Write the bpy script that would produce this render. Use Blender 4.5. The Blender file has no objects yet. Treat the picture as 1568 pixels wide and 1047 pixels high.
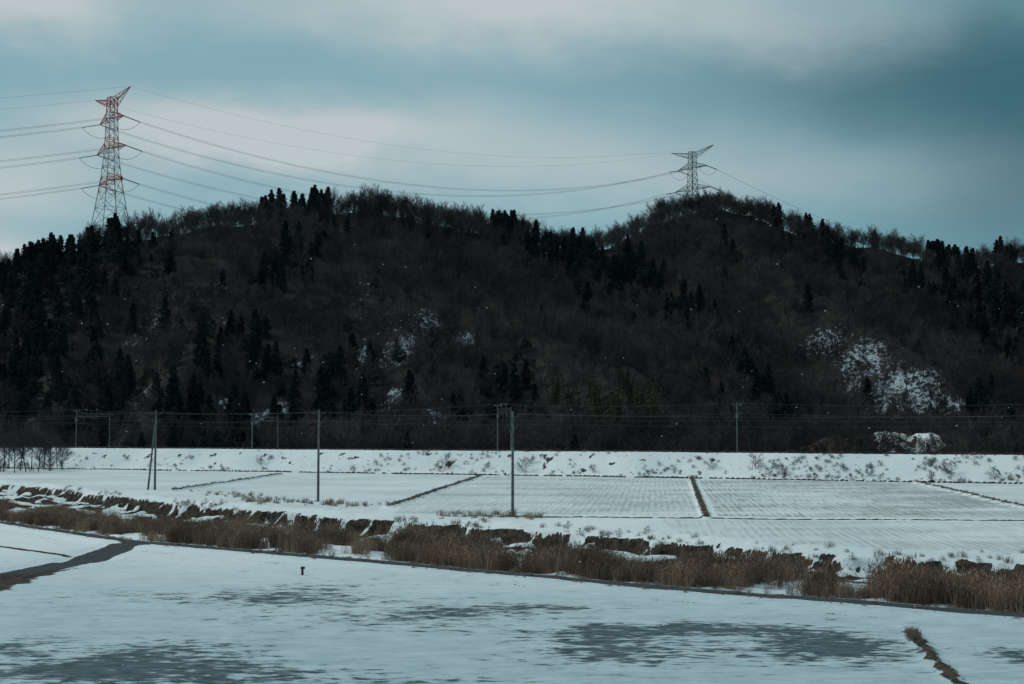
import bpy, math, random
import numpy as np
from mathutils import Vector
random.seed(7); rng=np.random.default_rng(11)
sc=bpy.context.scene
# ------------------------------------------------------------------ camera
CAMH=8.7; F=2178.0; HOR=655.0
cam_d=bpy.data.cameras.new("camera"); cam=bpy.data.objects.new("camera",cam_d)
sc.collection.objects.link(cam); sc.camera=cam
cam_d.lens=50.0; cam_d.sensor_width=36; cam_d.clip_start=0.5; cam_d.clip_end=9000
PITCH=math.atan(131.5/F)
cam.location=(0,0,CAMH); cam.rotation_euler=(math.pi/2+PITCH,0,0)
sc.view_settings.view_transform='Standard'; sc.view_settings.look='None'; sc.view_settings.exposure=0
# surveyed coordinates: bearing/elevation readings -> metres
def ray(u,v):
    a=(u-784)/F; b=(523.5-v)/F
    dx,dy,dz=a, math.cos(PITCH)-b*math.sin(PITCH), math.sin(PITCH)+b*math.cos(PITCH)
    return dx/dy, dz/dy
def G(u,v,z=0.0):
    a,e=ray(u,v); d=(z-CAMH)/e
    return (a*d,d)
def W(u,v,d):
    a,e=ray(u,v); return (a*d,d,CAMH+e*d)
# ------------------------------------------------------------------ noise
def h2(i,j,s):
    n=(i*374761393+j*668265263+s*1442695)&0xffffffff
    n=((n^(n>>13))*1274126177)&0xffffffff
    return ((n^(n>>16))&0xffff)/65535.0
def vn(x,y,s=0):
    x=np.asarray(x,float);y=np.asarray(y,float)
    xi=np.floor(x).astype(np.int64);yi=np.floor(y).astype(np.int64)
    fx=x-xi;fy=y-yi;fx=fx*fx*(3-2*fx);fy=fy*fy*(3-2*fy)
    return (h2(xi,yi,s)*(1-fx)+h2(xi+1,yi,s)*fx)*(1-fy)+(h2(xi,yi+1,s)*(1-fx)+h2(xi+1,yi+1,s)*fx)*fy
def fbm(x,y,s=0,o=4):
    r=0;a=.5;t=0
    for k in range(o):
        r=r+a*vn(x*2**k,y*2**k,s+k*17);t+=a;a*=.5
    return r/t
def sst(a,b,x):
    t=np.clip((x-a)/(b-a),0,1);return t*t*(3-2*t)
def dseg(x,y,a,b):
    ax,ay=a[:2];bx,by=b[:2];dx,dy=bx-ax,by-ay
    t=np.clip(((x-ax)*dx+(y-ay)*dy)/(dx*dx+dy*dy),0,1)
    return np.hypot(x-ax-t*dx,y-ay-t*dy),t
# ------------------------------------------------------------------ materials
def mat(name):
    m=bpy.data.materials.new(name);m.use_nodes=True
    nt=m.node_tree;b=nt.nodes["Principled BSDF"];b.inputs["Roughness"].default_value=.9
    b.inputs["Specular IOR Level"].default_value=.12
    return m,nt,b
class N:
    def __init__(s,nt):s.nt=nt
    def new(s,t,**k):
        n=s.nt.nodes.new(t)
        for a,b in k.items():setattr(n,a,b)
        return n
    def put(s,sock,v):
        if isinstance(v,bpy.types.NodeSocket): s.nt.links.new(v,sock)
        else: sock.default_value=v
    def m(s,op,*a,clamp=False):
        n=s.new("ShaderNodeMath",operation=op);n.use_clamp=clamp
        for i,v in enumerate(a):s.put(n.inputs[i],v)
        return n.outputs[0]
    def mix(s,f,a,b,bt='MIX'):
        n=s.new("ShaderNodeMix",data_type='RGBA',blend_type=bt)
        s.put(n.inputs[0],f)
        for i,v in((6,a),(7,b)):
            if isinstance(v,tuple) and len(v)==3:v=v+(1,)
            s.put(n.inputs[i],v)
        return n.outputs[2]
    def ss(s,x,a,b):
        n=s.new("ShaderNodeMapRange",interpolation_type='SMOOTHSTEP')
        s.put(n.inputs[0],x);s.put(n.inputs[1],a);s.put(n.inputs[2],b)
        return n.outputs[0]
    def attr(s,name):
        return s.new("ShaderNodeAttribute",attribute_name=name).outputs["Fac"]
    def noise(s,vec,scale,detail=4,rough=.55,sx=(1,1,1)):
        mp=s.new("ShaderNodeMapping");s.put(mp.inputs[0],vec);mp.inputs[3].default_value=sx
        n=s.new("ShaderNodeTexNoise");s.put(n.inputs["Vector"],mp.outputs[0])
        n.inputs["Scale"].default_value=scale;n.inputs["Detail"].default_value=detail;n.inputs["Roughness"].default_value=rough
        return n.outputs[0]
def plain(name,c,rough=.85,var=.25,scale=3.0,rand=0.0,metal=0):
    m,nt,b=mat(name);k=N(nt)
    g=k.new("ShaderNodeNewGeometry").outputs["Position"]
    f=k.noise(g,scale,1)
    c2=tuple(x*(1-var) for x in c);c3=tuple(min(1,x*(1+var)) for x in c)
    col=k.mix(k.ss(f,.3,.7),c2,c3)
    if rand>0:
        r=k.new("ShaderNodeObjectInfo").outputs["Random"]
        col=k.mix(1.0,col,k.mix(r,(1-rand,1-rand,1-rand*.8),(1+rand,1+rand*.8,1+rand*.6)),'MULTIPLY')
    nt.links.new(col,b.inputs["Base Color"]);b.inputs["Roughness"].default_value=rough;b.inputs["Metallic"].default_value=metal
    return m
M_bark=plain("bark_grey_brown",(.046,.045,.049),rand=.22,scale=.05)
M_twig=plain("twigs",(.062,.051,.051),rand=.22,scale=.03,var=.5)
M_cedar=plain("cedar_needles",(.015,.026,.028),rand=.25,scale=.1,var=.3)
M_ever=plain("evergreen_leaves",(.020,.030,.029),rand=.3,scale=.1,var=.3)  # cedar and evergreen tints lifted bluish, haze put into the colour
M_bamboo=plain("bamboo_leaves",(.058,.060,.036),rand=.25,scale=.1,var=.3)
M_reed=plain("dry_reeds",(.225,.158,.115),rand=.4,scale=.35,var=.35)
M_grass=plain("dry_grass",(.23,.18,.13),rand=.35,scale=.6,var=.3)
M_conc=plain("weathered_concrete",(.12,.125,.125),scale=2)
M_steel=plain("galvanised_steel",(.15,.18,.19),scale=1,rough=.6)
M_dsteel=plain("dark_steel",(.05,.055,.06),scale=1,rough=.6)
M_red=plain("red_tower_paint",(.42,.085,.055),scale=.5)
M_white=plain("white_tower_paint",(.34,.38,.40),scale=.5)
M_wire=plain("aluminium_wire",(.10,.12,.13),scale=.5)
M_glass=plain("insulator_ceramic",(.08,.09,.10),rough=.4)
M_wood=plain("weathered_wood",(.06,.045,.035))
# ------------------------------------------------------------------ mesh builder
class MB:
    def __init__(s):s.v=[];s.f=[];s.mi=[]
    def beam(s,a,b,r0,r1=None,n=4,mi=0,cap=False):
        r1=r0 if r1 is None else r1
        a=Vector(a);b=Vector(b);d=b-a
        if d.length<1e-6:return
        d.normalize();p=d.orthogonal().normalized();q=d.cross(p)
        o=len(s.v)
        for c,r in((a,r0),(b,r1)):
            for i in range(n):
                t=2*math.pi*i/n+.785
                s.v.append(tuple(c+p*math.cos(t)*r+q*math.sin(t)*r))
        for i in range(n):
            j=(i+1)%n;s.f.append((o+i,o+j,o+n+j,o+n+i));s.mi.append(mi)
        if cap:
            s.f.append(tuple(o+n+i for i in range(n)));s.mi.append(mi)
            s.f.append(tuple(o+n-1-i for i in range(n)));s.mi.append(mi)
    def tri(s,a,b,c,mi=0):
        o=len(s.v);s.v+= [tuple(a),tuple(b),tuple(c)];s.f.append((o,o+1,o+2));s.mi.append(mi)
    def quad(s,a,b,c,d,mi=0):
        o=len(s.v);s.v+= [tuple(a),tuple(b),tuple(c),tuple(d)];s.f.append((o,o+1,o+2,o+3));s.mi.append(mi)
    def box(s,c,sx,sy,sz,mi=0):
        x,y,z=c;o=len(s.v)
        for k in(-1,1):
            for j in(-1,1):
                for i in(-1,1):s.v.append((x+i*sx/2,y+j*sy/2,z+k*sz/2))
        for f in((0,2,3,1),(4,5,7,6),(0,1,5,4),(2,6,7,3),(0,4,6,2),(1,3,7,5)):
            s.f.append(tuple(o+t for t in f));s.mi.append(mi)
    def mesh(s,name,mats):
        me=bpy.data.meshes.new(name);me.from_pydata(s.v,[],s.f)
        for m in mats:me.materials.append(m)
        me.polygons.foreach_set("material_index",s.mi);me.update();return me
def obj(name,me,parent=None,loc=None,coll=True):
    o=bpy.data.objects.new(name,me)
    if coll:sc.collection.objects.link(o)
    if parent:o.parent=parent
    if loc:o.location=loc
    return o
def empty(name,loc=(0,0,0)):
    o=bpy.data.objects.new(name,None);o.location=loc;o.empty_display_size=.5;sc.collection.objects.link(o);return o
# ------------------------------------------------------------------ ground layout lines
def line(pts):
    P=sorted([G(*p) for p in pts]);xs=[p[0] for p in P];ys=[p[1] for p in P]
    s0=(ys[1]-ys[0])/(xs[1]-xs[0]);s1=(ys[-1]-ys[-2])/(xs[-1]-xs[-2])
    xs=[xs[0]-900]+xs+[xs[-1]+900];ys=[ys[0]-900*s0]+ys+[ys[-1]+900*s1]
    return lambda x:np.interp(x,xs,ys)
yF=line([(0,740),(300,774),(600,798),(900,820),(1200,846),(1400,857),(1568,862)])
yN=line([(0,803),(200,832),(600,866),(1000,903),(1300,926),(1568,948)])
yB=line([(0,716),(784,727),(1568,740)])
yD=line([(740,790),(1100,793),(1568,797)])
dykes=[(G(1060,735),G(1082,795),.55),(G(735,730),G(596,777),.8),(G(1400,738),G(1568,778),.7),(G(430,727),G(265,752),.5)]
neardyke=(G(1393,968),G(1475,1060))
roadseg=((-28.8,106.5),(-28.6,96),(-30.2,84),(-31,70),(-32,40))
EMB=4.2
def chan(x):
    return yF(x)+(fbm(x/6,x*0+3,9,3)-.5)*3.2
RB=.34
def ground(x,y,full=False):
    x=np.asarray(x,float);y=np.asarray(y,float)
    z=(fbm(x/9,y/9,3)-.5)*.16+(fbm(x/1.3,y/1.3,5,3)-.5)*.07
    soil=np.zeros_like(z);road=np.zeros_like(z);stub=np.zeros_like(z);thaw=np.zeros_like(z)
    F0=chan(x); N_=yN(x)
    # ragged, slumped bank edge (two-dimensional warp, so it never runs straight along the view)
    F_=F0+(fbm(x/1.7,y/1.7,12,4)-.5)*3.4
    wd_=F0-N_
    dp=.7+1.5*fbm(x/3.5,y/7,24,3)
    w=sst(0,1,(y-(N_+wd_*.40))/3.5)*(1-sst(-1.6,.0,y-F_))
    z=z-dp*w
    wall=sst(-2.2,-1.5,y-F_)*(1-sst(-.35,.05,y-F_))
    lump=fbm(x/1.5,y/1.5,21,4)
    soil=np.maximum(soil,wall*(1.35-.95*sst(.55,.62,lump)))
    soil=np.maximum(soil,np.where(y<F_-1.5,w,0)*(1.2-1.0*sst(.52,.6,lump)))
    z+=.45*w*sst(.52,.66,lump)
    z+= .45*np.exp(-((y-F0-2.6)/1.7)**2)*(.2+1.5*fbm(x/2.2,y/2.2,33))
    # second low broken edge on the bank crest
    soil=np.maximum(soil,.80*np.exp(-((y-F0-4.6-(fbm(x/3,x*0,80)-.5)*3)/.7)**2)*sst(.50,.58,fbm(x/1.6,x*0,79)))
    # reed belt litter
    rb=sst(2.0,3.2,y-N_)*(1-sst(0,2,(y-(N_+wd_*RB))))
    rbn=fbm(x/3.0,y/4.0,41)
    soil=np.maximum(soil,rb*np.clip((.55-rbn)*7,0,.60))
    mid_=sst(0,1.5,y-(N_+wd_*RB))*(1-sst(-.5,.5,y-(N_+wd_*.44)))
    soil=np.maximum(soil,mid_*.7)
    z+=rb*(fbm(x/2,y/2,8)-.4)*.55
    # field track along reeds
    trk=(1-sst(.8,1.3,np.abs(y-N_-0.1)))
    road=np.maximum(road,trk)
    z+=.15*(1-sst(1.,2.5,np.abs(y-N_)))
    z+=.16*np.exp(-((y-N_+2.4)/.8)**2)
    soil=np.maximum(soil,.62*np.exp(-((y-N_+1.6)/.22)**2)*(fbm(x/2,y*0,77)>.5))
    soil=np.maximum(soil,.68*np.exp(-((y-N_+4.6)/.22)**2)*sst(.5,.6,fbm(x/4,y*0,78)))
    soil=np.maximum(soil,.66*np.exp(-((y-N_-2.2)/.5)**2)*sst(.42,.5,fbm(x/2,y*0,75)))
    d,t=dseg(x,y,G(-60,828),G(105,850));soil=np.maximum(soil,.9*(1-sst(.2,.5,d)))
    # branch road
    for a,b in zip(roadseg[:-1],roadseg[1:]):
        d,t=dseg(x,y,a,b)
        road=np.maximum(road,1-sst(1.1,1.5,d))
        soil=np.maximum(soil,np.where(x>a[0]-.5,1-sst(2.2,3.8,d+(fbm(x/1.5,y/1.5,61)-.5)*2.4),0)*.95*sst(96,84,y))
        z-=.12*(1-sst(1.3,2.5,d))
    # far ditch parallel to the fields
    dd=y-yD(x)-(fbm(x/6,x*0,14)-.5)*.6; on=sst(-8,-3,x)
    z-=on*.38*(sst(-1.2,-.9,dd)*(1-sst(.1,.35,dd)))
    soil=np.maximum(soil,on*np.exp(-((dd-.15)/.35)**2)*.95)
    for a,b,wd in dykes:
        d,t=dseg(x,y,a,b)
        k=1-sst(wd*.5,wd,d);z+=.3*k
        soil=np.maximum(soil,k*.70)
    d,t=dseg(x,y,*neardyke);k=1-sst(.12,.38,d+(fbm(x*1.5,y*1.5,19)-.5)*.6);z+=.15*k;soil=np.maximum(soil,k*.9)
    # foot ditch of the embankment
    B=yB(x)+(fbm(x/7,x*0,15)-.5)*1.2
    db=y-B
    z-=.8*(sst(-3.0,-2.6,db)*(1-sst(-.1,.3,db)))
    soil=np.maximum(soil,1.15*np.exp(-((db-.05)/.5)**2)*sst(.3,.42,fbm(x/3.5,x*0+9,16)+.08))
    z+=.35*np.exp(-((db-1.6)/1.1)**2)*(.5+fbm(x/3,y/3,17))
    # railway embankment
    e=np.clip((db-2)/8.5,0,1)
    back=np.clip((db-18)/8,0,1)
    z+=EMB*e*(1-back)+e*(1-back)*(1-e)*(fbm(x/3,y/3,27)-.5)*1.6
    onslope=((db>.8)&(db<9.5)).astype(float)
    ns=fbm(x/1.5,y/2.4,29,4)
    soil=np.maximum(soil,onslope*np.clip((ns-.66)*9,0,.62))
    soil=np.maximum(soil,sst(12.6,13,db)*(1-sst(16.5,17,db))*.9)
    soil=np.maximum(soil,sst(19,21,db)*1.1)
    # snowy clearing behind the line
    kx,ky=78,292
    r2=((x-kx)/24)**2+((y-ky)/11)**2
    z+=7.8*np.exp(-r2**1.4)*(.7+.6*fbm(x/5,y/6,66))
    soil=np.where(((x-kx)/7)**2+((y-ky+4)/9)**2+ (fbm(x/2.5,y/4,67)-.5)*3<1,np.clip((fbm(x/1.6,y/3,68)-.50)*7,0,1),soil)
    # stubble
    fld=sst(2,4,y-yD(x))*(1-sst(-7,-4.5,db))
    L1=np.interp(y,[137,237],[18.9,30.]);L2=np.interp(y,[158,252],[-13.3,-5.7]);L3=np.interp(y,[154,228],[55.4,64.6])
    stub=np.where((x>L2+1)&(x<L1-1),fld*.55,0)+np.where((x>L1+1)&(x<L3-1),fld*1.,0)+np.where(x>L3+1,fld*.3,0)
    stub+=np.where((y>F0+6)&(y<yD(x)-3)&(x>14),.5,0)+np.where((y>F0+8)&(x<L2-1)&(db<-5),.22,0)
    for (u,v,ru,rv,am) in THAW:
        cx,cy=G(u,v);rx=ru/F*cy;ry=rv*cy*cy/(CAMH*F)
        thaw+=am*np.exp(-((x-cx)/rx)**2-((y-cy)/ry)**2)
    thaw*=1-sst(-4,-2,y-N_)
    if full:return z,soil,road,stub,thaw
    return z
THAW=[(475,912,130,20,.85),(690,938,120,18,.9),(960,965,150,13,.75),(930,995,150,26,1.0),(1290,988,115,27,1.35),(1120,962,120,10,.85),(240,1000,170,22,.95),(300,1035,230,20,.85),(10,992,70,16,.9),(1545,1000,45,16,1.1),(840,930,90,6,.9),(230,915,160,14,.5),(600,1045,240,14,.5),(90,1030,160,18,.8),(500,950,200,14,.4),(1190,1000,90,20,.4)]
def axis(spec):
    out=[]
    for a,b,s in spec:
        out+=list(np.arange(a,b,s))
    return np.array(out+[spec[-1][1]])
ax=axis([(-4000,-1000,600),(-1000,-300,70),(-300,-140,8),(-140,-50,.7),(-50,52,.24),(52,140,.7),(140,300,8),(300,1000,70),(1000,4000,600)])
ay=axis([(-400,20,30),(20,44,1.5),(44,150,.22),(150,325,.42),(325,400,6),(400,1000,60),(1000,5000,500)])
X,Y=np.meshgrid(ax,ay)
def gridmesh(name,X,Y,Z,attrs,mats):
    nr,nc=X.shape
    me=bpy.data.meshes.new(name);n=nr*nc
    me.vertices.add(n);me.vertices.foreach_set("co",np.stack([X,Y,Z],-1).ravel())
    i=np.arange(n).reshape(nr,nc)
    q=np.stack([i[:-1,:-1],i[:-1,1:],i[1:,1:],i[1:,:-1]],-1).reshape(-1,4)
    me.loops.add(q.size);me.loops.foreach_set("vertex_index",q.ravel())
    me.polygons.add(len(q));me.polygons.foreach_set("loop_start",np.arange(len(q))*4)
    try: me.polygons.foreach_set("loop_total",np.full(len(q),4))
    except Exception: pass
    for k,a in attrs.items():
        at=me.attributes.new(k,'FLOAT','POINT');at.data.foreach_set("value",a.ravel().astype(np.float32))
    me.update();me.validate()
    me.polygons.foreach_set("use_smooth",np.ones(len(q),bool))
    for m in mats:me.materials.append(m)
    return me
Z,soil,road,stub,thaw=ground(X,Y,True)
Z=np.where(Y>330,np.minimum(Z,0)-.3,Z)
mg,nt,b=mat("snowy_ground");k=N(nt)
P=k.new("ShaderNodeNewGeometry").outputs["Position"]
sep=k.new("ShaderNodeSeparateXYZ");nt.links.new(P,sep.inputs[0])
big=k.noise(P,.06,3);mid=k.noise(P,.6,5,.6,(.6,1.3,1));fine=k.noise(P,5,3,.6)
snow=k.mix(k.ss(big,.35,.65),(.63,.70,.725),(.74,.78,.79))
near=k.ss(sep.outputs[1],115.,48.)
nearsnow=k.mix(k.ss(mid,.3,.7),(.34,.45,.50),(.47,.57,.61))
snow=k.mix(k.m('MULTIPLY',near,.92),snow,nearsnow)  # snow colour turns darker and bluer towards the camera
# stubble rows
rc=k.m('SUBTRACT',sep.outputs[0],k.m('MULTIPLY',sep.outputs[1],.1))
rcv=k.new("ShaderNodeCombineXYZ");nt.links.new(rc,rcv.inputs[0]);nt.links.new(sep.outputs[1],rcv.inputs[1])
rc=k.m('ADD',rc,k.m('MULTIPLY',k.noise(P,.5,2),.35))
wv=k.m('MULTIPLY_ADD',k.m('SINE',k.m('MULTIPLY',rc,2*math.pi/.7)),.5,.5)
sn=k.noise(rcv.outputs[0],2.4,4,.7,(1,.045,1));sn2=k.noise(P,.07,5,.65,(.6,1.2,1))
sv=k.m('ADD',k.m('MULTIPLY',wv,.12),k.m('ADD',k.m('MULTIPLY',sn,.80),k.m('MULTIPLY',sn2,.95)))
sf=k.m('MULTIPLY',k.ss(sv,.80,1.18),k.attr("stub"))
col=k.mix(sf,snow,(.20,.185,.155))
col=k.mix(k.m('MULTIPLY',k.attr("stub"),k.m('MULTIPLY',k.ss(sn2,.3,.65),.45)),col,(.40,.43,.43))
# thaw patches
t1=k.noise(P,1.0,4,.6,(.45,1.0,1));t2=k.noise(P,1.0,3,.6,(1.2,2.6,1));t3=k.noise(P,.16,3,.5,(.6,1.6,1))
ts=k.m('ADD',k.m('MULTIPLY',t1,.60),k.m('ADD',k.m('MULTIPLY',t2,.75),k.m('MULTIPLY',t3,.2)))
tf=k.ss(k.m('ADD',k.m('MULTIPLY',k.attr("thaw"),.28),ts),.91,1.06)
col=k.mix(k.m('MULTIPLY',near,k.m('MULTIPLY',k.ss(ts,.66,.98),.45)),col,(.23,.33,.38))
col=k.mix(k.m('MULTIPLY',tf,.96),col,k.mix(k.ss(t2,.35,.65),(.085,.130,.145),(.032,.055,.062)))
rf=k.ss(k.m('ADD',k.attr("road"),k.m('MULTIPLY',k.m('SUBTRACT',mid,.5),.7)),.35,.6)
col=k.mix(rf,col,k.mix(fine,(.030,.037,.042),(.07,.077,.08)))
sl=k.m('ADD',k.attr("soil"),k.m('MULTIPLY',k.m('SUBTRACT',k.noise(P,1.6,5,.7),.5),1.3))
soilf=k.ss(sl,.46,.60)
col=k.mix(soilf,col,k.mix(k.ss(k.noise(P,1.8,4,.7),.35,.65),(.014,.014,.014),(.075,.056,.042)))
nt.links.new(col,b.inputs["Base Color"])
bp=k.new("ShaderNodeBump");bp.inputs["Strength"].default_value=.6;bp.inputs["Distance"].default_value=.15
nt.links.new(k.m('ADD',mid,k.m('MULTIPLY',fine,.3)),bp.inputs["Height"]);nt.links.new(bp.outputs[0],b.inputs["Normal"])
nt.links.new(k.m('SUBTRACT',.88,k.m('MULTIPLY',tf,.2)),b.inputs["Roughness"])
obj("ground",gridmesh("ground",X,Y,Z,dict(soil=soil,road=road,stub=stub,thaw=thaw),[mg]))
# ------------------------------------------------------------------ hill terrain
TH=5.5
def R(pts,th=TH):
    out=[]
    for u,v,d in pts:
        x,y,z=W(u,v,d);out.append((x,y,z-th))
    return out
crest=R([(-700,560,560),(-250,470,520),(-60,430,515),(0,414,520),(90,382,530),(150,360,540),(200,345,545),(250,336,550),(330,324,555),(400,323,560),(440,314,562),(490,307,565),(560,302,570),(620,310,575),(680,322,585),(760,337,600),(800,346,610),(860,358,625),(930,353,640),(985,339,655),(1010,323,670),(1050,308,685),(1100,303,690),(1150,317,680),(1200,338,665),(1260,350,650),(1340,356,640),(1400,374,625),(1440,387,620),(1500,386,625),(1540,378,630),(1600,378,630),(1800,420,620),(2300,560,620)])
spurs=[R([(560,302,570),(660,370,525),(760,430,480),(860,490,440),(960,530,405),(1040,600,365)]),
 R([(1090,303,690),(1180,374,600),(1260,420,540),(1340,470,490),(1430,520,440),(1500,600,380)]),
 R([(480,309,565),(400,400,500),(330,470,450),(260,540,400),(220,610,360)]),
 R([(600,316,570),(610,420,490),(640,500,435),(650,570,385)]),
 R([(0,414,520),(-60,500,430),(-90,590,370)]),
 R([(1090,303,690),(1060,390,600),(1070,470,520),(1130,550,440),(1150,620,370)]),
 R([(1500,386,625),(1560,450,540),(1640,540,430)]),
 R([(200,345,545),(130,440,470),(90,530,410),(60,610,360)])]
SEGS=[(a,b,.50) for a,b in zip(crest[:-1],crest[1:])]
for s in spurs:SEGS+=[(a,b,.70) for a,b in zip(s[:-1],s[1:])]
def hill(x,y):
    x=np.asarray(x,float);y=np.asarray(y,float)
    acc=np.zeros_like(x);K=2.2
    for a,b,sl in SEGS:
        d,t=dseg(x,y,a,b)
        h=a[2]+(b[2]-a[2])*t-sl*d
        acc+=np.exp(np.clip(h,-60,200)/K)
    z=K*np.log(acc+1e-9)-2.0
    z+=(fbm(x/40,y/40,50)-.5)*6*sst(2,30,z)
    return np.maximum(z,-2)
def hit(u,v):
    a,e=ray(u,v);t=np.arange(300,900,1.5)
    hz=hill(a*t,t);i=np.argmax(CAMH+e*t<hz+2)
    return a*t[i],t[i]
SNOWP=[(1270,512,45,1.0),(1240,525,25,.9),(1320,545,55,1.0),(1310,575,40,.9),(1375,580,55,1.1),(1410,605,60,1.1),(1420,570,40,1.0),(1460,610,40,.9),(1350,610,40,1.),(710,515,22,1.3),(655,490,42,.9),(620,525,50,1.),(565,535,40,.85),(600,500,80,.6),(235,490,60,.7),(310,440,50,.55),(355,615,26,1.1),(400,632,26,1.),(430,620,22,1.),(600,598,34,1.),(460,548,24,.9),(220,590,30,.7),(670,625,20,1.2),(560,430,55,.6),(1040,655,30,1.1),(600,645,16,.9),(560,460,40,.6),(355,480,30,.7),(1060,400,30,.5),(1000,500,30,.6),(840,560,25,.5),(530,320,25,.6),(1500,560,40,.6),(1200,470,40,.4),(760,480,40,.4)]
HS=[]
for u,v,r,a in SNOWP:
    x,y=hit(u,v);HS.append((x,y,r/F*y,a))
def snowmask(x,y):
    s=np.zeros_like(np.asarray(x,float))
    for cx,cy,r,a in HS:
        s=np.maximum(s,a*np.exp(-((x-cx)/r)**2-((y-cy)/(r*1.8))**2))
    return s
hx=np.arange(-700,820,3.5);hy=np.arange(270,1000,3.5)
HX,HY=np.meshgrid(hx,hy);HZ=hill(HX,HY)
mh,nt,b=mat("forest_floor");k=N(nt)
P=k.new("ShaderNodeNewGeometry").outputs["Position"]
n1=k.noise(P,.10,4,.6);n2=k.noise(P,.55,4,.75,(1.3,.5,1))
lit=k.mix(k.ss(n1,.3,.7),(.017,.018,.020),(.034,.029,.028))
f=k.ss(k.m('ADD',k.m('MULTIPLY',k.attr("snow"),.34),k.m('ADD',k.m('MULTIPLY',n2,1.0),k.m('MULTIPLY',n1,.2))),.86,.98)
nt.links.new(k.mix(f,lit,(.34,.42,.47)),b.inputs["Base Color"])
obj("forest_hill",gridmesh("forest_hill",HX,HY,HZ,dict(snow=snowmask(HX,HY)),[mh]))
# ------------------------------------------------------------------ plants (source meshes)
def rv():
    return Vector((random.gauss(0,1),random.gauss(0,1),random.gauss(0,1))).normalized()
def baretree(name,H,levels=4,spread=.55,kids=(7,5,5,6),trunk=.16,twigw=.045,up=.35,bare=.3,tw=3):
    mb=MB()
    def grow(p,d,L,r,l):
        segs=3 if l==0 else 2
        pts=[p];dd=d.copy()
        for i in range(segs):
            dd=(dd+rv()*(.10 if l==0 else .2)+Vector((0,0,up*.25))).normalized()
            q=pts[-1]+dd*L/segs
            mb.beam(pts[-1],q,r*(1-.6*i/segs),r*(1-.6*(i+1)/segs),n=4 if l==0 else 3,mi=0)
            pts.append(q)
        if l>=levels-1:
            return
        nk=kids[l]
        for j in range(nk):
            t=(bare if l==0 else .2)+(1-(bare if l==0 else .2))*((j+random.random()*.8)/nk)
            t=min(t,.999);s=int(t*segs);a=pts[s].lerp(pts[s+1],t*segs-s)
            ang=spread*(.7+.6*random.random());az=random.random()*2*math.pi+j*2.4
            o=dd.orthogonal().normalized();o2=dd.cross(o)
            nd=(dd*math.cos(ang)+(o*math.cos(az)+o2*math.sin(az))*math.sin(ang)).normalized()
            LL=L*(.62 if l==0 else .58)*(1.15-.45*t)*(.75+.5*random.random())
            if l==levels-2:
                q=a+(nd+Vector((0,0,up))).normalized()*LL
                w=nd.cross(rv()).normalized()*twigw
                mb.tri(a-w,a+w,q,1)
                for _ in range(tw-1):
                    m2=a.lerp(q,random.uniform(.2,.7))
                    q2=m2+(nd+rv()*.6+Vector((0,0,up))).normalized()*LL*.6
                    w2=nd.cross(rv()).normalized()*twigw*.7
                    mb.tri(m2-w2,m2+w2,q2,1)
            else:grow(a,nd,LL,r*.42,l+1)
    grow(Vector((0,0,-.5)),Vector((random.gauss(0,.06),random.gauss(0,.06),1)).normalized(),H*.72,trunk,0)
    return obj(name,mb.mesh(name,[M_bark,M_twig]),coll=False)
def leafball(mb,c,r,n,size,mi,flat=1.0,droop=0):
    for _ in range(n):
        d=rv();p=c+Vector((d.x*r,d.y*r,d.z*r*flat))*(random.random()**.4)
        a=(rv()+Vector((0,0,-droop))).normalized()*size*(.6+.8*random.random());bb=a.cross(rv()).normalized()*size*.5
        mb.tri(p-bb,p+bb,p+a,mi)
def cedar(name,H,W_=2.2,mt=None):
    mb=MB();mb.beam((0,0,-.5),(0,0,H*.97),.2,.03,5,0)
    n=int(H*2.3)
    for i in range(n):
        t=.10+.90*i/n;z=H*t;rad=W_*(1-t)**.7*(.7+.6*random.random())+.1
        for j in range(5):
            a=random.random()*6.28;rr=rad*(.7+.5*random.random())
            e=Vector((math.cos(a)*rr,math.sin(a)*rr,z-rr*.1))
            mb.beam((0,0,z),e,.05,.015,3,0)
            for q in(.5,.95):
                leafball(mb,Vector((0,0,z)).lerp(e,q),.40+.3*(1-t),9,.5,1,.7,.3)
    return obj(name,mb.mesh(name,[M_bark,mt or M_cedar]),coll=False)
def evergreen(name,H):
    mb=MB();mb.beam((0,0,-.5),(0,0,H*.6),.2,.1,5,0)
    for i in range(26):
        a=random.random()*6.28;rr=H*.30*random.random()**.5;z=H*(.30+.62*random.random()*(1-.5*(rr/(H*.30))**2))
        c=Vector((math.cos(a)*rr,math.sin(a)*rr,z));mb.beam((0,0,H*.4),c,.07,.02,3,0)
        leafball(mb,c,H*.085*(.7+.6*random.random()),44,.36,1,.75)
    return obj(name,mb.mesh(name,[M_bark,M_ever]),coll=False)
def bamboo(name,H):
    mb=MB()
    for s in range(7):
        x0,y0=random.gauss(0,.9),random.gauss(0,.9);h=H*(.75+.35*random.random());l=Vector((random.gauss(0,.9),random.gauss(0,.9),0))
        prev=Vector((x0,y0,-.3))
        for i in range(8):
            t=(i+1)/8;p=Vector((x0,y0,h*t))+l*t**2.5
            mb.beam(prev,p,.05,.04,3,0);prev=p
            if t>.3:leafball(mb,p,.8*(1.25-t)+.15,34,.34,1,1.0,.5)
    return obj(name,mb.mesh(name,[M_bamboo,M_bamboo]),coll=False)
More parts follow.
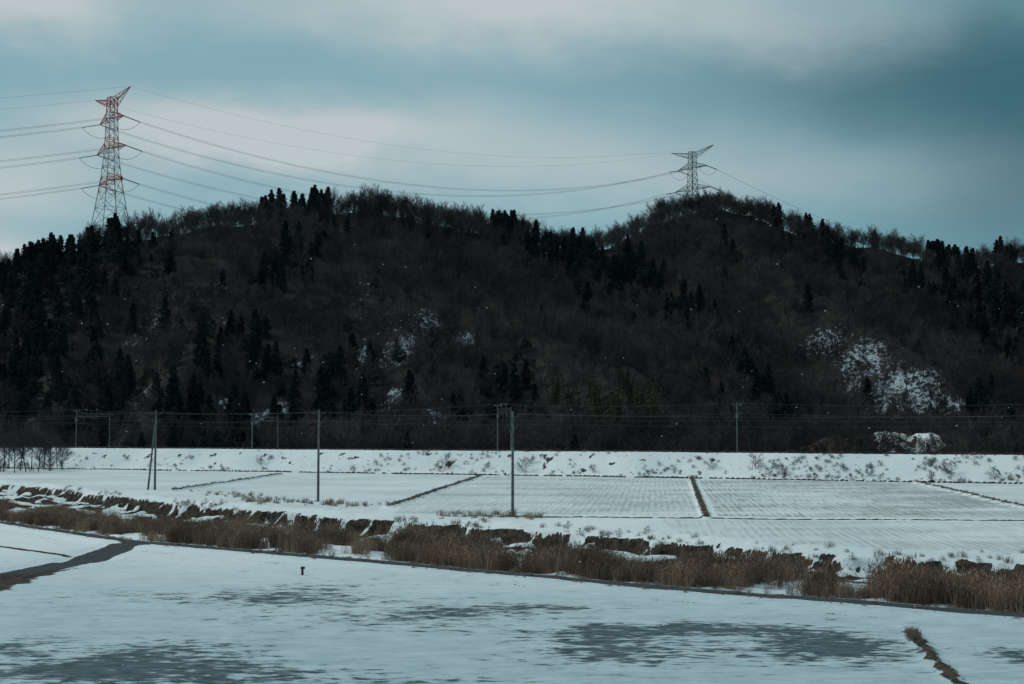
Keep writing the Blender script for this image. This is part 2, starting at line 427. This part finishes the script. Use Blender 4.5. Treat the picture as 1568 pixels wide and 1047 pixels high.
def clump(name,n,h,rad,w,mt,lean=.18,plume=False):
    mb=MB()
    for _ in range(n):
        a=random.random()*6.28;r=rad*random.random()**.6
        p=Vector((math.cos(a)*r,math.sin(a)*r,-.05));hh=h*(.45+.6*random.random())
        l=Vector((random.gauss(0,lean),random.gauss(0,lean),0))*hh
        m=p+Vector((0,0,hh*.6))+l*.35;t=p+Vector((0,0,hh))+l
        wd=Vector((math.cos(a*3),math.sin(a*3),0))*w
        mb.quad(p-wd,p+wd,m+wd*.8,m-wd*.8);mb.tri(m-wd*.8,m+wd*.8,t)
        for q in range(2):
            s=p.lerp(m,.3+.6*random.random());e=s+Vector((random.gauss(0,.2),random.gauss(0,.2),random.gauss(.12,.12)))*h*.45
            mb.tri(s-wd*.6,s+wd*.6,e)
        if plume:
            for q in range(2):
                e=t+Vector((random.gauss(0,.08),random.gauss(0,.08),random.gauss(-.02,.08)))
                mb.tri(t-wd*2.+Vector((0,0,-.15)),t+wd*2.+Vector((0,0,-.15)),e)
    return obj(name,mb.mesh(name,[mt]),coll=False)
forest=bpy.data.collections.new("forest_source")
def add(c,o):c.objects.link(o)
for i in range(5):add(forest,baretree("a_bare_%d"%i,11+random.random()*1.5,kids=(9,6,6,6),spread=.6,twigw=.036,up=.45,bare=.30,tw=4))
for i in range(3):add(forest,baretree("b_round_%d"%i,10.0,kids=(12,6,6,6),spread=.85,twigw=.035,up=.3,bare=.25,tw=4))
for i in range(3):add(forest,cedar("c_cedar_%d"%i,12.5+i,2.8+.2*i))
for i in range(2):add(forest,evergreen("d_ever_%d"%i,9.5))
for i in range(2):add(forest,bamboo("e_bamboo_%d"%i,11))
for i in range(2):add(forest,baretree("f_shrub_%d"%i,3.6,levels=3,kids=(15,8,6),spread=.9,trunk=.05,twigw=.03,up=.2,bare=.02,tw=4))
# indices 0-4 bare, 5-7 round, 8-10 cedar, 11-12 ever, 13-14 bamboo, 15-16 shrub
def scatter(name,pts,scl,rot,idx,coll):
    me=bpy.data.meshes.new(name);me.from_pydata([tuple(p) for p in pts],[],[])
    for nme,ty,v in(("scl",'FLOAT',scl),("rot",'FLOAT',rot),("pick",'INT',idx)):
        at=me.attributes.new(nme,ty,'POINT');at.data.foreach_set("value",np.asarray(v,np.int32 if ty=='INT' else np.float32))
    o=obj(name,me)
    ng=bpy.data.node_groups.new(name+"_scatter",'GeometryNodeTree')
    ng.interface.new_socket("Geometry",in_out='INPUT',socket_type='NodeSocketGeometry')
    ng.interface.new_socket("Geometry",in_out='OUTPUT',socket_type='NodeSocketGeometry')
    n=ng.nodes;L=ng.links
    gi=n.new("NodeGroupInput");go=n.new("NodeGroupOutput");ip=n.new("GeometryNodeInstanceOnPoints")
    ci=n.new("GeometryNodeCollectionInfo");ci.inputs["Collection"].default_value=coll
    ci.inputs["Separate Children"].default_value=True;ci.inputs["Reset Children"].default_value=True
    def na(nm,ty):
        a=n.new("GeometryNodeInputNamedAttribute");a.data_type=ty;a.inputs["Name"].default_value=nm
        return a.outputs["Attribute"]
    L.new(gi.outputs[0],ip.inputs["Points"]);L.new(ci.outputs[0],ip.inputs["Instance"])
    ip.inputs["Pick Instance"].default_value=True;L.new(na("pick",'INT'),ip.inputs["Instance Index"])
    cx=n.new("ShaderNodeCombineXYZ");L.new(na("rot",'FLOAT'),cx.inputs[2]);L.new(cx.outputs[0],ip.inputs["Rotation"])
    L.new(na("scl",'FLOAT'),ip.inputs["Scale"]);L.new(ip.outputs[0],go.inputs[0])
    md=o.modifiers.new("scatter",'NODES');md.node_group=ng
    return o
sp=5.5
gx,gy=np.meshgrid(np.arange(-330,400,sp),np.arange(248,790,sp))
px=(gx+rng.uniform(-.5,.5,gx.shape)*sp*.95).ravel();py=(gy+rng.uniform(-.5,.5,gx.shape)*sp*.95).ravel()
cxs=[c[0] for c in crest];cys=[c[1] for c in crest]
ex=rng.uniform(-280,340,1000);ey=np.interp(ex,cxs,cys)+rng.uniform(-9,9,1000)
px=np.concatenate([px,ex]);py=np.concatenate([py,ey])
hz=hill(px,py)
keep=(py>yB(px)+30)
yc=np.interp(px,cxs,cys)
keep&=(py<yc+12)
sm=snowmask(px,py)
keep&=rng.random(px.shape)>np.clip(sm*.7,0,.58)
keep&=~(((((px-78)/8)**2+((py-284)/20)**2)<1)&(rng.random(px.shape)<.9))
keep&=np.abs(px/py)<.46
px,py,hz,sm,yc=px[keep],py[keep],hz[keep],sm[keep],yc[keep]
gz=np.maximum(hz,0)-.1
n=len(px);idx=rng.integers(0,8,n);scl=rng.uniform(.72,1.12,n)*(.85+.3*fbm(px/25,py/25,71))
oncrest=np.abs(py-yc)<14
scl=np.where(oncrest,scl*.86,scl)
CON=[(60,385,45,1.),(100,372,14,1.3),(150,365,14,1.),(200,345,14,1.2),(240,345,24,.8),(325,322,10,1.3),(480,312,30,1.2),(430,322,24,1.2),(450,400,90,1.),(330,520,120,.8),(250,430,110,.85),(100,500,140,1.),(30,450,110,1.1),(770,345,28,1.),(860,352,28,1.2),(880,420,80,1.1),(960,440,80,1.),(1050,480,60,.7),(1190,350,16,1.),(1235,352,9,1.),(1290,400,50,.8),(1480,440,100,1.),(1540,520,100,1.),(1540,390,30,.6),(130,610,170,.9),(480,600,120,.85),(780,620,80,.7),(1150,600,120,.85),(1500,620,90,.9),(655,350,8,1.),(620,315,5,1.4),(300,640,180,.75),(830,400,60,1.)]
pc=np.zeros(n)
for u,v,r,a in CON:
    x,y=hit(u,v+8);rr=r/F*y
    pc=np.maximum(pc,a*np.exp(-((px-x)/rr)**2-((py-y)/(rr*2.0+8))**2))
patch=fbm(px/16,py/22,72,3)
isc=(pc*1.05+(patch-.5)*1.6>.52)&(rng.random(n)<.90)&(rng.random(n)>sm*1.5)
isc|=(rng.random(n)<.03)&(~oncrest)
idx=np.where(isc,np.where(rng.random(n)<.5,rng.integers(8,11,n),rng.integers(11,13,n)),idx)
scl=np.where(isc,rng.uniform(.55,.92,n),scl)
idx=np.where(isc&oncrest,rng.integers(8,11,n),idx)
for u,v,r in((900,590,40),(960,615,55),(1000,630,40),(850,585,25),(930,650,60)):
    x,y=hit(u,v+30);rr=r/F*y
    m_=(np.exp(-((px-x)/rr)**2-((py-y)/(rr*1.2+6))**2)>rng.uniform(.3,.9,n))
    idx=np.where(m_,rng.integers(13,15,n),idx);scl=np.where(m_,rng.uniform(.7,1.05,n),scl)
low=(py<yB(px)+60);scl=np.where(low,scl*.78,scl)
scatter("forest_trees",np.stack([px,py,gz],-1),scl,rng.uniform(0,6.28,n),idx,forest)
print("trees",n)
# ------------------------------------------------------------------ reeds
reeds=bpy.data.collections.new("reed_source")
for i in range(4):add(reeds,clump("r_%d"%i,40,1.6,.6,.013,M_reed,lean=.22,plume=True))
for i in range(2):add(reeds,clump("s_%d"%i,44,.62,.4,.012,M_grass,lean=.35))
for i in range(2):add(reeds,baretree("t_%d"%i,1.3,levels=3,kids=(14,8,5),spread=1.0,trunk=.02,twigw=.012,up=.15,bare=.02))
NR=34000
xs=rng.uniform(-75,50,NR);w_=chan(xs)-yN(xs)
f_=rng.uniform(0,1,NR);ys=yN(xs)+2.3+f_*(w_*RB-2.3)
rn=fbm(xs/3.0,ys/4.0,41)
pr=np.clip((.545-rn)*9,.02,1)*np.where(f_>.2,1,.75)
kp=(rng.random(len(xs))<pr*.44*np.clip(w_/38,.4,1.2))&(np.abs(xs/ys)<.46)
xs,ys=xs[kp],ys[kp]
hs=rng.uniform(.4,1.05,len(xs))*(.25+1.3*fbm(xs/3.5,ys/3.5,88))*(.62+.38*sst(-45,-15,xs))
scatter("reed_bed",np.stack([xs,ys,ground(xs,ys)],-1),hs,rng.uniform(0,6.28,len(xs)),rng.integers(0,4,len(xs)),reeds)
print("reeds",len(xs))
gp=[];gs=[];gk=[]
def gline(a,b,cnt,wd,s=(.6,1.2),kind=(4,6)):
    for _ in range(cnt):
        t=random.random();x=a[0]+(b[0]-a[0])*t+random.gauss(0,wd);y=a[1]+(b[1]-a[1])*t+random.gauss(0,wd)
        gp.append((x,y));gs.append(random.uniform(*s));gk.append(random.randrange(*kind))
gline(G(365,766),G(580,776),50,1.6,(.4,1.5))
gline(G(700,788),G(860,794),36,1.6,(.5,1.6))
gline(G(330,755),G(440,768),24,1.5,(.5,1.2))
for a,b,wd in dykes:gline(a,b,90,wd*.4,(.2,.5))
gline(G(1397,972),G(1402,985),16,.15,(.3,.6));gline(*neardyke,40,.18,(.1,.3))
gline(G(265,748),G(450,770),25,.8,(.3,.9))
for _ in range(700):
    x=random.uniform(-75,45);y=float(chan(x))+random.gauss(-.8,1.6)
    if vn(x/4,0,5)>.4:gp.append((x,y));gs.append(random.uniform(.2,.9));gk.append(random.choice((4,5,5,7)))
for _ in range(300):
    x=random.uniform(-45,30);y=float(yN(x))+random.uniform(-1.8,2.4)
    gp.append((x,y));gs.append(random.uniform(.1,.5));gk.append(random.choice((4,5)))
gp=np.array(gp)
scatter("dry_grass",np.stack([gp[:,0],gp[:,1],ground(gp[:,0],gp[:,1])],-1),gs,rng.uniform(0,6.28,len(gp)),gk,reeds)
bx=rng.uniform(-150,120,3600);by=yB(bx)+rng.uniform(-.5,11,3600)
cl=fbm(bx/5,by/4,91);kk=(cl>.54)
right=sst(20,70,bx)
kk&=rng.random(3600)<.28+.5*right
bx,by=bx[kk],by[kk]
bi=rng.choice([4,5,6,7,6,7],len(bx));bs=rng.uniform(.4,1.2,len(bx))
scatter("embankment_shrubs",np.stack([bx,by,ground(bx,by)],-1),bs,rng.uniform(0,6.28,len(bx)),bi,reeds)
def plant(name,src,x,y,s,r=0):
    o=obj(name,src.data);o.location=(x,y,float(ground(x,y))-.05);o.scale=(s,)*3;o.rotation_euler=(0,0,r);return o
fs={o.name:o for o in forest.objects}
shr=[fs["f_shrub_0"],fs["f_shrub_1"]]
for i,(u,d_,s) in enumerate([(686,4,1.),(672,2,.7),(800,3,.95),(812,6,.6),(1155,5,1.0),(1200,3,.8),(1090,5,.7),(907,3,.55),(1450,4,.8),(1330,3,.5),(1175,2,.6),(1425,1,.6),(1520,3,.7),(195,6,.5),(400,5,.6),(745,4,.5),(1030,4,.4),(1290,5,.5),(1330,14,1.),(1415,14,1.2),(1350,19,1.1),(1320,20,1.5),(1430,20,1.5),(1470,18,1.2),(1385,15,.6)]):
    a=(u-784)/F;y=250.
    for _ in range(20):y=float(yB(a*y))+d_
    plant("bare_bush",shr[i%2],a*y,y,s,i)
# dark clump of trees at the left end of the fields, standing in front of the embankment
bt=[fs["b_round_0"],fs["b_round_1"],fs["a_bare_0"],fs["a_bare_2"]]
for i,(u,v,s) in enumerate([(5,722,.95),(22,724,.8),(40,722,.9),(58,722,.75),(76,721,.8),(95,720,.55),(-18,724,1.0),(48,718,.9),(14,718,1.0),(68,717,.9),(30,720,.85),(88,718,.6)]):
    x,y=G(u,v);plant("bare_tree",bt[i%4],x,y,s,i*1.3)
for i in range(14):
    x,y=G(random.uniform(-30,95),random.uniform(717,723));plant("bare_bush",shr[i%2],x,y,random.uniform(.6,1.1),i)
# ------------------------------------------------------------------ pylons
def pylon(name,base,H,armdir,paint,linedirs):
    root=empty(name,base)
    A=Vector((armdir[0],armdir[1],0)).normalized();B=Vector((-A.y,A.x,0))
    mb=MB()
    def wd(z):
        t=z/H
        return np.interp(t,[0,.45,.62,1.0],[7.2,3.1,2.2,1.5])
    def corner(z,i):
        s=wd(z);sx=(-1,1,1,-1)[i];sy=(-1,-1,1,1)[i]
        return A*sx*s+B*sy*s+Vector((0,0,z))
    lv=[0,.14,.26,.36,.45,.52,.58,.645,.70,.76,.82,.87,.92,.96]
    zs=[t*H for t in lv]
    def colr(t):
        if not paint:return 0
        return 0 if (t>=.86 or .62<=t<.70 or .36<=t<.45) else 1
    for a,b_ in zip(zs[:-1],zs[1:]):
        c=colr(a/H)
        for i in range(4):
            j=(i+1)%4
            mb.beam(corner(a,i),corner(b_,i),.2 if a<.5*H else .17,mi=c)
            mb.beam(corner(a,i),corner(b_,j),.10,mi=c);mb.beam(corner(a,j),corner(b_,i),.10,mi=c)
            mb.beam(corner(b_,i),corner(b_,j),.11,mi=c)
    def arm(z0,z1,tipz,L,mi,nseg=5):
        for s in(-1,1):
            tip=A*s*L+Vector((0,0,tipz))
            for sy in(-1,1):
                lo=A*s*wd(z0)+B*sy*wd(z0)+Vector((0,0,z0));hi=A*s*wd(z1)+B*sy*wd(z1)+Vector((0,0,z1))
                mb.beam(lo,tip,.15,mi=mi);mb.beam(hi,tip,.15,mi=mi)
                for q in range(nseg):
                    p=lo.lerp(tip,q/nseg);r=hi.lerp(tip,(q+.5)/nseg);p2=lo.lerp(tip,(q+1)/nseg)
                    mb.beam(p,r,.07,mi=mi);mb.beam(r,p2,.07,mi=mi)
            for q in range(1,nseg):
                for zz,w0 in((z0,wd(z0)),(z1,wd(z1))):
                    p=(A*s*w0+B*w0+Vector((0,0,zz))).lerp(tip,q/nseg);r=(A*s*w0-B*w0+Vector((0,0,zz))).lerp(tip,q/nseg)
                    mb.beam(p,r,.05,mi=mi)
    arm(.90*H,.945*H,.985*H,17.0,0)
    tips=[]
    for z,L in((.82,11.5),(.63,14.0),(.43,11.5)):
        arm(z*H-.3,z*H+3.0,z*H-.2,L,0)
        for s in(-1,1):tips.append(A*s*L+Vector((0,0,z*H-.4)))
    obj("lattice",mb.mesh("lattice",[M_red,M_white] if paint else [M_steel,M_steel]),root)
    mi=MB();ends=[]
    for t in tips:
        es=[]
        for ld in linedirs:
            d=Vector((ld[0],ld[1],0)).normalized()
            e=t+d*7.5+Vector((0,0,-1.6))
            for q in range(14):
                mi.beam(t.lerp(e,q/14),t.lerp(e,(q+.55)/14),.30,.20,6,0)
            mi.beam(t,e,.07,.07,4,0);es.append(e)
        pr=es[0]
        for q in range(1,9):
            f=q/8;p=es[0].lerp(es[1],f)+Vector((0,0,-4.0*4*f*(1-f)));mi.beam(pr,p,.08,mi=0);pr=p
        ends.append(es)
    obj("insulators",mi.mesh("insulators",[M_glass]),root)
    gw=[A*s*17.0+Vector((0,0,.985*H)) for s in(-1,1)]
    bs=Vector(base)
    return [[bs+e for e in es] for es in ends],[bs+g for g in gw]
def wire(mb,a,b,sag,r=.06,n=28,r2=None):
    a=Vector(a);b=Vector(b);p0=a
    for i in range(1,n+1):
        t=i/n;p=a.lerp(b,t)+Vector((0,0,-4*sag*t*(1-t)));mb.beam(p0,p,r,n=3);p0=p
x1,y1,_=W(172,145,600);x2,y2,_=W(1060,228,840)
zt1=W(176,143,600)[2];zt2=W(1060,228,840)[2]
ld=Vector((x2-x1,y2-y1,0)).normalized();arm_d=(ld.y,-ld.x)
H1=68;H2=68
p0=(x1-330,y1-90)
ldl=Vector((p0[0]-x1,p0[1]-y1,0)).normalized()
e1,g1=pylon("transmission_tower",(x1,y1,zt1-H1*.985),H1,arm_d,True,[ldl,ld])
e2,g2=pylon("transmission_tower",(x2,y2,zt2-H2*.985),H2,arm_d,False,[-ld,Vector((.85,.5,0))])
mb=MB()
for i in range(6):
    for o in(-.25,.25):
        off=Vector((0,0,o))
        wire(mb,e1[i][1]+off,e2[i][0]+off,21,.058)
        wire(mb,e1[i][0]+off,e1[i][0]+Vector((p0[0]-x1,p0[1]-y1,-30+o)),9,.055)
    wire(mb,e2[i][1],e2[i][1]+Vector((300,180,-60)),12,.08)
for i in range(2):
    wire(mb,g1[i],g2[i],17,.034);wire(mb,g1[i],g1[i]+Vector((p0[0]-x1,p0[1]-y1,-30)),7,.034)
obj("transmission_lines",mb.mesh("transmission_lines",[M_wire]))
# ------------------------------------------------------------------ utility poles
def upole(x,y,H,strut=False,adir=(1,.6)):
    z=float(ground(x,y));root=empty("utility_pole",(x,y,z))
    mb=MB();mb.beam((0,0,-.6),(0,0,H),.17,.11,10,0,True)
    A=Vector((adir[0],adir[1],0)).normalized()
    tops=[]
    for zz,L in((H-.5,.75),(H-1.5,.6)):
        mb.beam(A*-L+Vector((0,.14,zz)),A*L+Vector((0,.14,zz)),.045,n=4,mi=1,cap=True)
        mb.beam(A*-L*.6+Vector((0,.14,zz)),Vector((0,.14,zz-.6)),.03,mi=1);mb.beam(A*L*.6+Vector((0,.14,zz)),Vector((0,.14,zz-.6)),.03,mi=1)
        for s in(-.92,0,.92) if zz>H-1 else(-.92,.92):
            p=A*L*s+Vector((0,.14,zz));mb.beam(p,p+Vector((0,0,.28)),.07,.04,6,mi=2,cap=True);tops.append(Vector((x,y,z))+p+Vector((0,0,.28)))
    mb.beam((0,0,H-3.3),(0,0,H-3.25),.2,.2,8,1,True)
    for q in range(9):mb.beam((-.3 if q%2 else .3,0,2.2+q*.7),(0,0,2.2+q*.7),.014,mi=1)
    if strut:
        mb.beam(A*-1.0+Vector((0,0,-.3)),A*-.12+Vector((0,0,H*.82)),.15,.11,8,0,True)
    obj("shaft_and_crossarms",mb.mesh("shaft_and_crossarms",[M_conc,M_dsteel,M_glass]),root)
    return tops
U=[]
for (u,v,tv,st) in((237,750,628,True),(487,768,627,False),(785,790,630,False)):
    x,y=G(u,v);zt=W(u,tv,y)[2];U.append(upole(x,y,zt-float(ground(x,y)),st))
UL=upole(-88,242,11);UR=upole(62,152,10.3)
mb=MB()
chain=[UL]+U+[UR]
for a,b_ in zip(chain[:-1],chain[1:]):
    for i in (0,2,4):wire(mb,a[i],b_[i],.35,.009,14)
obj("power_lines",mb.mesh("power_lines",[M_wire]))
# ------------------------------------------------------------------ railway with catenary masts
def yrail(x):return yB(x)+14.8
mb=MB()
xs_=np.arange(-260,240,6.)
for a,b_ in zip(xs_[:-1],xs_[1:]):
    for o in(-.53,.53):
        pa=Vector((a,float(yrail(a))+o,float(ground(a,yrail(a)))+.22));pb=Vector((b_,float(yrail(b_))+o,float(ground(b_,yrail(b_)))+.22));mb.beam(pa,pb,.06,n=4)
for x in np.arange(-180,170,1.5):
    mb.box((x,float(yrail(x)),EMB+.06),.24,2.1,.14,1)
obj("railway_track",mb.mesh("railway_track",[M_dsteel,M_wood]))
def mast(x,portal,H=8.6,dt=5.5):
    y=float(yrail(x))-2.6;z=float(ground(x,y));root=empty("catenary_mast",(x,y,z));mb=MB()
    mb.beam((0,0,-.5),(0,0,H),.12,.09,8,0,True)
    s=float(yrail(x+1)-yrail(x));T=Vector((1,s,0)).normalized();C=Vector((-T.y,T.x,0))
    if portal:
        D=C*5.2+T*dt
        mb.beam(D+Vector((0,0,-.5)),D+Vector((0,0,H*.95)),.11,.08,8,0,True)
        for z0 in(H-1.6,H-.9):mb.beam(Vector((0,0,z0)),D+Vector((0,0,z0)),.045,mi=1)
        for q in range(8):
            a=D*(q/8);b_=D*((q+1)/8);mb.beam(a+Vector((0,0,H-1.6 if q%2 else H-.9)),b_+Vector((0,0,H-.9 if q%2 else H-1.6)),.03,mi=1)
        for f in(.3,.62):
            mb.beam(D*f+Vector((0,0,H-.9)),D*f+Vector((0,0,H+.1)),.05,mi=1);mb.beam(D*f+Vector((-.3,0,H)),D*f+Vector((.3,0,H)),.06,mi=2)
    mb.beam(Vector((0,0,H-2.8)),C*2.6+Vector((0,0,H-1.8)),.04,mi=1)
    mb.beam(Vector((0,0,H-1.6)),C*2.6+Vector((0,0,H-1.8)),.04,mi=1)
    mb.beam(C*2.6+Vector((0,0,H-1.8)),C*2.6+Vector((0,0,H-3.2)),.03,mi=1)
    mb.beam(T*-.8+Vector((0,0,H-.4)),T*.8+Vector((0,0,H-.4)),.05,mi=1,cap=True)
    mb.box((0,-.18,H-2.3),.42,.3,.9,1)
    for q in(-.75,.75):mb.beam(T*q+Vector((0,0,H-.4)),T*q+Vector((0,0,H-.05)),.08,.05,6,2,True)
    obj("mast_and_brackets",mb.mesh("mast_and_brackets",[M_conc,M_conc,M_steel]),root)
    return Vector((x,y,z))+C*2.6,Vector((x,y,z)),H
def xrail(u):
    a=(u-784)/F;y=260.
    for _ in range(20):y=float(yrail(a*y))-2.6
    return a*y
ms=[mast(xrail(-260),True),mast(xrail(118),True,8.6,5.0),mast(xrail(387),True,7.6,3.0),mast(xrail(762),True,9.2,.6),mast(xrail(1128),False,9.0),mast(xrail(1640),True)]
mb=MB()
for (a,pa,ha),(b_,pb,hb) in zip(ms[:-1],ms[1:]):
    wire(mb,a+Vector((0,0,ha-1.8)),b_+Vector((0,0,hb-1.8)),.6,.013,12)
    wire(mb,a+Vector((0,0,ha-3.2)),b_+Vector((0,0,hb-3.2)),.05,.012,6)
    wire(mb,pa+Vector((.0,0,ha-.05)),pb+Vector((.0,0,hb-.05)),.5,.014,12)
obj("catenary_wires",mb.mesh("catenary_wires",[M_wire]))
# ------------------------------------------------------------------ small stake
x,y=G(463,880);mb=MB();mb.beam((0,0,-.2),(0,0,.5),.09,.07,6,0,True);mb.box((0.02,0,.42),.24,.2,.12,0)
obj("field_stake",mb.mesh("field_stake",[M_wood]),None,(x,y,float(ground(x,y))))
# ------------------------------------------------------------------ snowflakes
ms_,nt,b=mat("snowflake");b.inputs["Base Color"].default_value=(.8,.84,.86,1)
mb=MB()
for _ in range(170):
    y=random.uniform(25,80);x=random.uniform(-.45,.45)*y;z=random.uniform(2.5,8.7+.17*y);r=random.uniform(.005,.011)*(y/45+.4)
    mb.beam((x-r*1.2,y,z),(x+r*1.2,y,z+r*.6),r*.8,r*.6,5,0,True)
obj("falling_snow",mb.mesh("falling_snow",[ms_]))
# ------------------------------------------------------------------ world + sun
SE=math.radians(42);SAZ=math.radians(-75)
w=bpy.data.worlds.new("World");sc.world=w;w.use_nodes=True;nt=w.node_tree;k=N(nt)
bg=nt.nodes["Background"];bg.inputs[1].default_value=.1
sky=k.new("ShaderNodeTexSky",sky_type='NISHITA');sky.sun_disc=False;sky.sun_elevation=SE;sky.sun_rotation=SAZ
D=k.new("ShaderNodeTexCoord").outputs["Generated"]
sp_=k.new("ShaderNodeSeparateXYZ");nt.links.new(D,sp_.inputs[0])
az0=k.m('ARCTAN2',sp_.outputs[0],sp_.outputs[1]);el0=k.m('ARCSINE',sp_.outputs[2])
w1=k.noise(D,3.2,3,.5,(1,1,2.0));w2=k.noise(D,6,5,.6,(1,1,2.4));w3=k.noise(D,2.4,3,.5,(1.3,1,1.6))
az=k.m('ADD',az0,k.m('MULTIPLY',k.m('SUBTRACT',w1,.5),.20))
el=k.m('ADD',el0,k.m('MULTIPLY',k.m('SUBTRACT',w3,.5),.09));el=k.m('ADD',el,k.m('MULTIPLY',k.m('SUBTRACT',w2,.5),.06))
def blob(u,v,ru,rv,am):
    a=k.m('DIVIDE',k.m('SUBTRACT',az,(u-784)/F),ru/F);e=k.m('DIVIDE',k.m('SUBTRACT',el,(HOR-v)/F),rv/F)
    return k.m('MULTIPLY',k.m('EXPONENT',k.m('MULTIPLY',k.m('ADD',k.m('MULTIPLY',a,a),k.m('MULTIPLY',e,e)),-1.)),am)
cl=None
for bb in [(850,20,280,80,.95),(40,40,130,55,1.05),(430,195,310,42,1.05),(200,190,200,50,.4),(20,290,170,60,.85),(30,385,90,26,1.0),(1200,70,220,60,.35),(750,250,360,70,.55),(400,30,300,60,.4),(600,-150,900,120,.6),(1100,290,400,60,.35)]:
    o=blob(*bb);cl=o if cl is None else k.m('ADD',cl,o)
cl=k.m('MULTIPLY',cl,k.m('ADD',.45,k.m('MULTIPLY',w2,1.1)))
cl=k.m('ADD',cl,k.m('MULTIPLY',k.ss(el0,.32,.9),.5))
cl=k.m('MINIMUM',cl,1.05)
base=k.mix(k.ss(el0,.0,.28),(2.1,4.15,4.7),(1.8,3.75,4.35))
base=k.mix(.10,base,sky.outputs[0])
dark=k.m('MINIMUM',k.m('ADD',blob(1570,210,330,200,.92),blob(1250,130,240,70,.38)),.90)
base=k.mix(dark,base,(.30,1.12,1.55))
cc=k.mix(cl,base,(5.0,5.65,5.8))
nt.links.new(cc,bg.inputs[0])
sl=bpy.data.lights.new("sun",'SUN');sl.energy=1.4;sl.angle=math.radians(12);sl.color=(1,.94,.86)
so=bpy.data.objects.new("sun",sl);sc.collection.objects.link(so)
sd=Vector((math.sin(SAZ)*math.cos(SE),math.cos(SAZ)*math.cos(SE),math.sin(SE)))
so.rotation_euler=sd.to_track_quat('Z','Y').to_euler()
